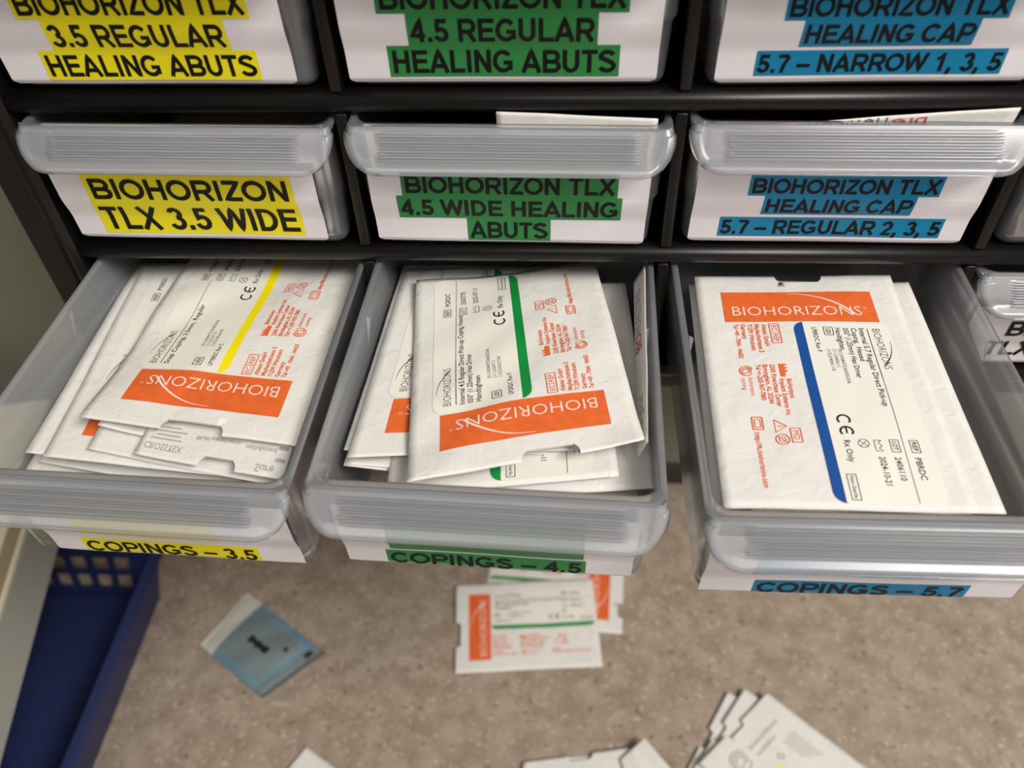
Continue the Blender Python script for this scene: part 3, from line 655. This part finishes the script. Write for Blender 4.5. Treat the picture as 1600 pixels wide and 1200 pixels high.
pouch('sterile_pouch', [(0.1290, -0.0440, FZ + .009), (0.1470, -0.0290, FZ + .012), (0.2230, -0.1190, FZ + .009), (0.1610, -0.1700, FZ + .009)], 'plain',
      'white pouch corner pointing up at the bottom edge, right in the centre pile', 88, .5, .4, notch=None, group=GF)
pouch('sterile_pouch', [(-0.1470, -0.1120, FZ + .003), (-0.1067, -0.0424, FZ + .003), (-0.0050, -0.1020, FZ + .003), (-0.0440, -0.1720, FZ + .003)], 'back',
      'grey white pouch corner at the bottom edge of the floor, left of the centre pile', 89, .5, .4, notch=None, group=GF)
# blue zip pouch
def zip_pouch():
    A, B, C_, D_ = [Vector((x, y, FZ)) for x, y in ((-.1886, .0851), (-.2153, .0352), (-.1514, -.0066), (-.1094, .0337))]
    org = (A + B + C_ + D_) / 4; V = []; F = []; fm = []; n, k = 30, 22
    mats = ['pblue', 'pwhite', 'pgrey', 'ink']
    def pos(a, b, top):
        p = (A * (1 - b) + B * b) * (1 - a) + (D_ * (1 - b) + C_ * b) * a
        e = max(0, math.sin(math.pi * min(1, max(0, a * 1.05)))) ** .5 * max(0, math.sin(math.pi * b)) ** .5 * .0055 + .0006 * math.sin(a * 17 + b * 5)
        crease = .0012 * math.exp(-((a - .86) / .03) ** 2)
        return p - org + Vector((0, 0, .0012 + (max(.0003, e - crease) if top else -.0008)))
    for top in (1, 0):
        q = len(V)
        for i in range(n + 1):
            for j in range(k + 1): V.append(pos(i / n, j / k, top))
        for i in range(n):
            for j in range(k):
                a = q + i * (k + 1) + j; F.append([a, a + 1, a + k + 2, a + k + 1]); u, v = (i + .5) / n, (j + .5) / k
                fm.append(1 if u < .2 else (2 if (.22 < u < .82 and .14 < v < .86) or (u > .9) else 0))
    q = (n + 1) * (k + 1)
    ring = [(0, j) for j in range(k)] + [(i, k) for i in range(n)] + [(n, j) for j in range(k, 0, -1)] + [(i, 0) for i in range(n, 0, -1)]
    for (i, j), (i2, j2) in zip(ring, ring[1:] + ring[:1]):
        a = i * (k + 1) + j; b = i2 * (k + 1) + j2; F.append([a, b, b + q, a + q]); fm.append(0)
    o = meshobj('zip_pouch', V, F, mats, fm, smooth=True); o.location = org
    tag(o, 'small blue plastic pouch with frosted white top strip lying on the floor', 'pouch')
    b = 0; V2 = []; F2 = []
    for (c0, c1, v0, v1) in ((.40, .66, .44, .56), (.74, .78, .28, .36), (.90, .95, .10, .24)):
        m_ = len(V2); nn = 8
        for i in range(nn + 1):
            for j in range(3):
                w_ = .8 + .3 * math.sin(i * 2.1)
                V2.append(pos(c0 + (c1 - c0) * i / nn, (v0 + v1) / 2 + (j / 2 - .5) * (v1 - v0) * w_, 1) + Vector((0, 0, .0002)))
        for i in range(nn):
            for j in range(2): a = m_ + i * 3 + j; F2.append([a, a + 1, a + 4, a + 3])
    meshobj('dark_marking', V2, F2, ['ink'], parent=o)
zip_pouch()
# blue crate
def crate():
    x0, x1, y0, y1 = -.405, -.268, -.29, .078; zt_ = -.370; fl_ = .014; t = tag(empty('plastic_crate', ((x0 + x1) / 2, (y0 + y1) / 2, FZ)), 'blue plastic basket with slotted end wall on the floor at left', 'basket')
    def pp(o): o.parent = t; o.matrix_parent_inverse = Matrix.Translation(-Vector(t.location)); return o
    pp(box('crate_base', (x0, y0, FZ), (x1, y1, FZ + .003), 'crate', bevel=.001))
    th = .0025
    def wall(p0, p1, out, slots):
        """slanted wall from p0 to p1 (base line) leaning outwards, with two rows of slots"""
        P0, P1 = Vector((*p0, FZ)), Vector((*p1, FZ)); O = Vector((*out, 0)); hgt = zt_ - FZ; L_ = (P1 - P0).length
        us = [0, .02]; k = max(1, int((L_ - .03) / .0155))
        for i in range(k): a = .018 + i * (L_ - .036) / k; us += [a + .0022, a + (L_ - .036) / k - .0022]
        us = sorted(set(us + [L_])); us = [u for u in us if u == 0 or u >= .02 or u == L_]
        zs = [0, .010, .026, .030, .046, hgt]; V = []; F = []
        for s in (0, 1):
            for z in zs:
                for u in us:
                    ext = (u / L_ * 2 - 1) * fl_ * z / hgt
                    V.append(P0 + (P1 - P0).normalized() * (u + ext) + O * (fl_ * z / hgt + s * th) + Vector((0, 0, z)))
        n = len(us); N = n * len(zs)
        hole = set()
        if slots:
            for j in (1, 3):
                for i in range(n - 1):
                    if us[i + 1] - us[i] > .008 and us[i] > .019 and us[i + 1] < L_ - .012: hole.add((j, i))
        for j in range(len(zs) - 1):
            for i in range(n - 1):
                a = j * n + i
                if (j, i) in hole:
                    for c, d in ((a, a + 1), (a + 1, a + n + 1), (a + n + 1, a + n), (a + n, a)): F.append([c, d, d + N, c + N])
                else: F.append([a, a + 1, a + n + 1, a + n]); F.append([a + N, a + N + n, a + N + n + 1, a + N + 1])
        tt = (len(zs) - 1) * n
        for i in range(n - 1): F.append([tt + i, tt + i + 1, tt + i + 1 + N, tt + i + N])
        return pp(meshobj('crate_wall', V, F, ['crate']))
    wall((x0, y1), (x1, y1), (0, 1), True); wall((x1, y1), (x1, y0), (1, 0), False); wall((x1, y0), (x0, y0), (0, -1), True); wall((x0, y0), (x0, y1), (-1, 0), False)
    V = []; F = []; a = fl_ + th
    for dx, zz in ((-.0035, zt_ + .001), (.003, zt_ + .001), (.0045, zt_ - .004), (.0035, zt_ - .004), (-.0035, zt_ - .0015)):
        for sx, sy in ((-1, -1), (1, -1), (1, 1), (-1, 1)):
            V.append(((x0 - a - dx) if sx < 0 else (x1 + a + dx), (y0 - a - dx) if sy < 0 else (y1 + a + dx), zz))
    for r_ in range(5):
        for i in range(4): F.append([r_ * 4 + i, r_ * 4 + (i + 1) % 4, ((r_ + 1) % 5) * 4 + (i + 1) % 4, ((r_ + 1) % 5) * 4 + i])
    pp(meshobj('crate_rim', V, F, ['crate']))
crate()
# low bench at the far left
def bench():
    ang = math.atan2(-.0356 - 0, .1650)      # edge runs slightly towards the camera side as it comes forward
    t = tag(empty('low_bench', (-.3, 0, FZ), (0, 0, 0)), 'low bench with cream top and grey side at the left edge', 'bench')
    e0 = Vector((-.301, .0643)); e1 = Vector((-.2652, -.1007)); d = (e1 - e0).normalized(); nrm = Vector((d.y, -d.x))
    if nrm.x > 0: nrm = -nrm
    def pt(s, o, z): q = e0 + d * s + nrm * o; return Vector((q.x, q.y, z)) - Vector(t.location)
    def slab(name, prof, k, s0=-.125, s1=.5):
        n = len(prof); V = [pt(s, o, z) for s in (s0, s1) for o, z in prof]; F = [list(range(n)), list(range(n, 2 * n))] + [[i, (i + 1) % n, n + (i + 1) % n, n + i] for i in range(n)]
        o = meshobj(name, V, F, [k], parent=t); bm = bmesh.new(); bm.from_mesh(o.data); bmesh.ops.recalc_face_normals(bm, faces=bm.faces); bm.to_mesh(o.data); bm.free(); return o
    zb, zt_ = -.32, -.2925
    slab('side_board', [(0, zb), (.009, zt_), (.013, zt_ + .001), (.027, zt_ + .001), (.027, zb)], 'greyface')
    slab('edge_bead', [(.0098, zt_ + .0012), (.0103, zt_ + .0032), (.0128, zt_ + .0032), (.0135, zt_ + .0012)], 'cream')
    slab('edge_strip', [(.0136, zt_ + .0012), (.0136, zt_ + .0022), (.0228, zt_ + .0022), (.0228, zt_ + .0012)], 'tan')
    slab('bench_top', [(.0229, zt_ + .0012), (.0229, zt_ + .004), (.28, zt_ + .004), (.28, zt_ - .015), (.0271, zt_ - .015), (.0271, zt_ + .0012)], 'cream')
    for s in (-.10, .44):
        V = [pt(s + a, .235 + b, z) for z in (FZ, zb + .012) for a, b in ((0, 0), (.03, 0), (.03, .03), (0, .03))]
        meshobj('leg', V, [[0, 1, 2, 3], [4, 5, 6, 7]] + [[i, (i + 1) % 4, 4 + (i + 1) % 4, 4 + i] for i in range(4)], ['greyface'], parent=t)
bench()
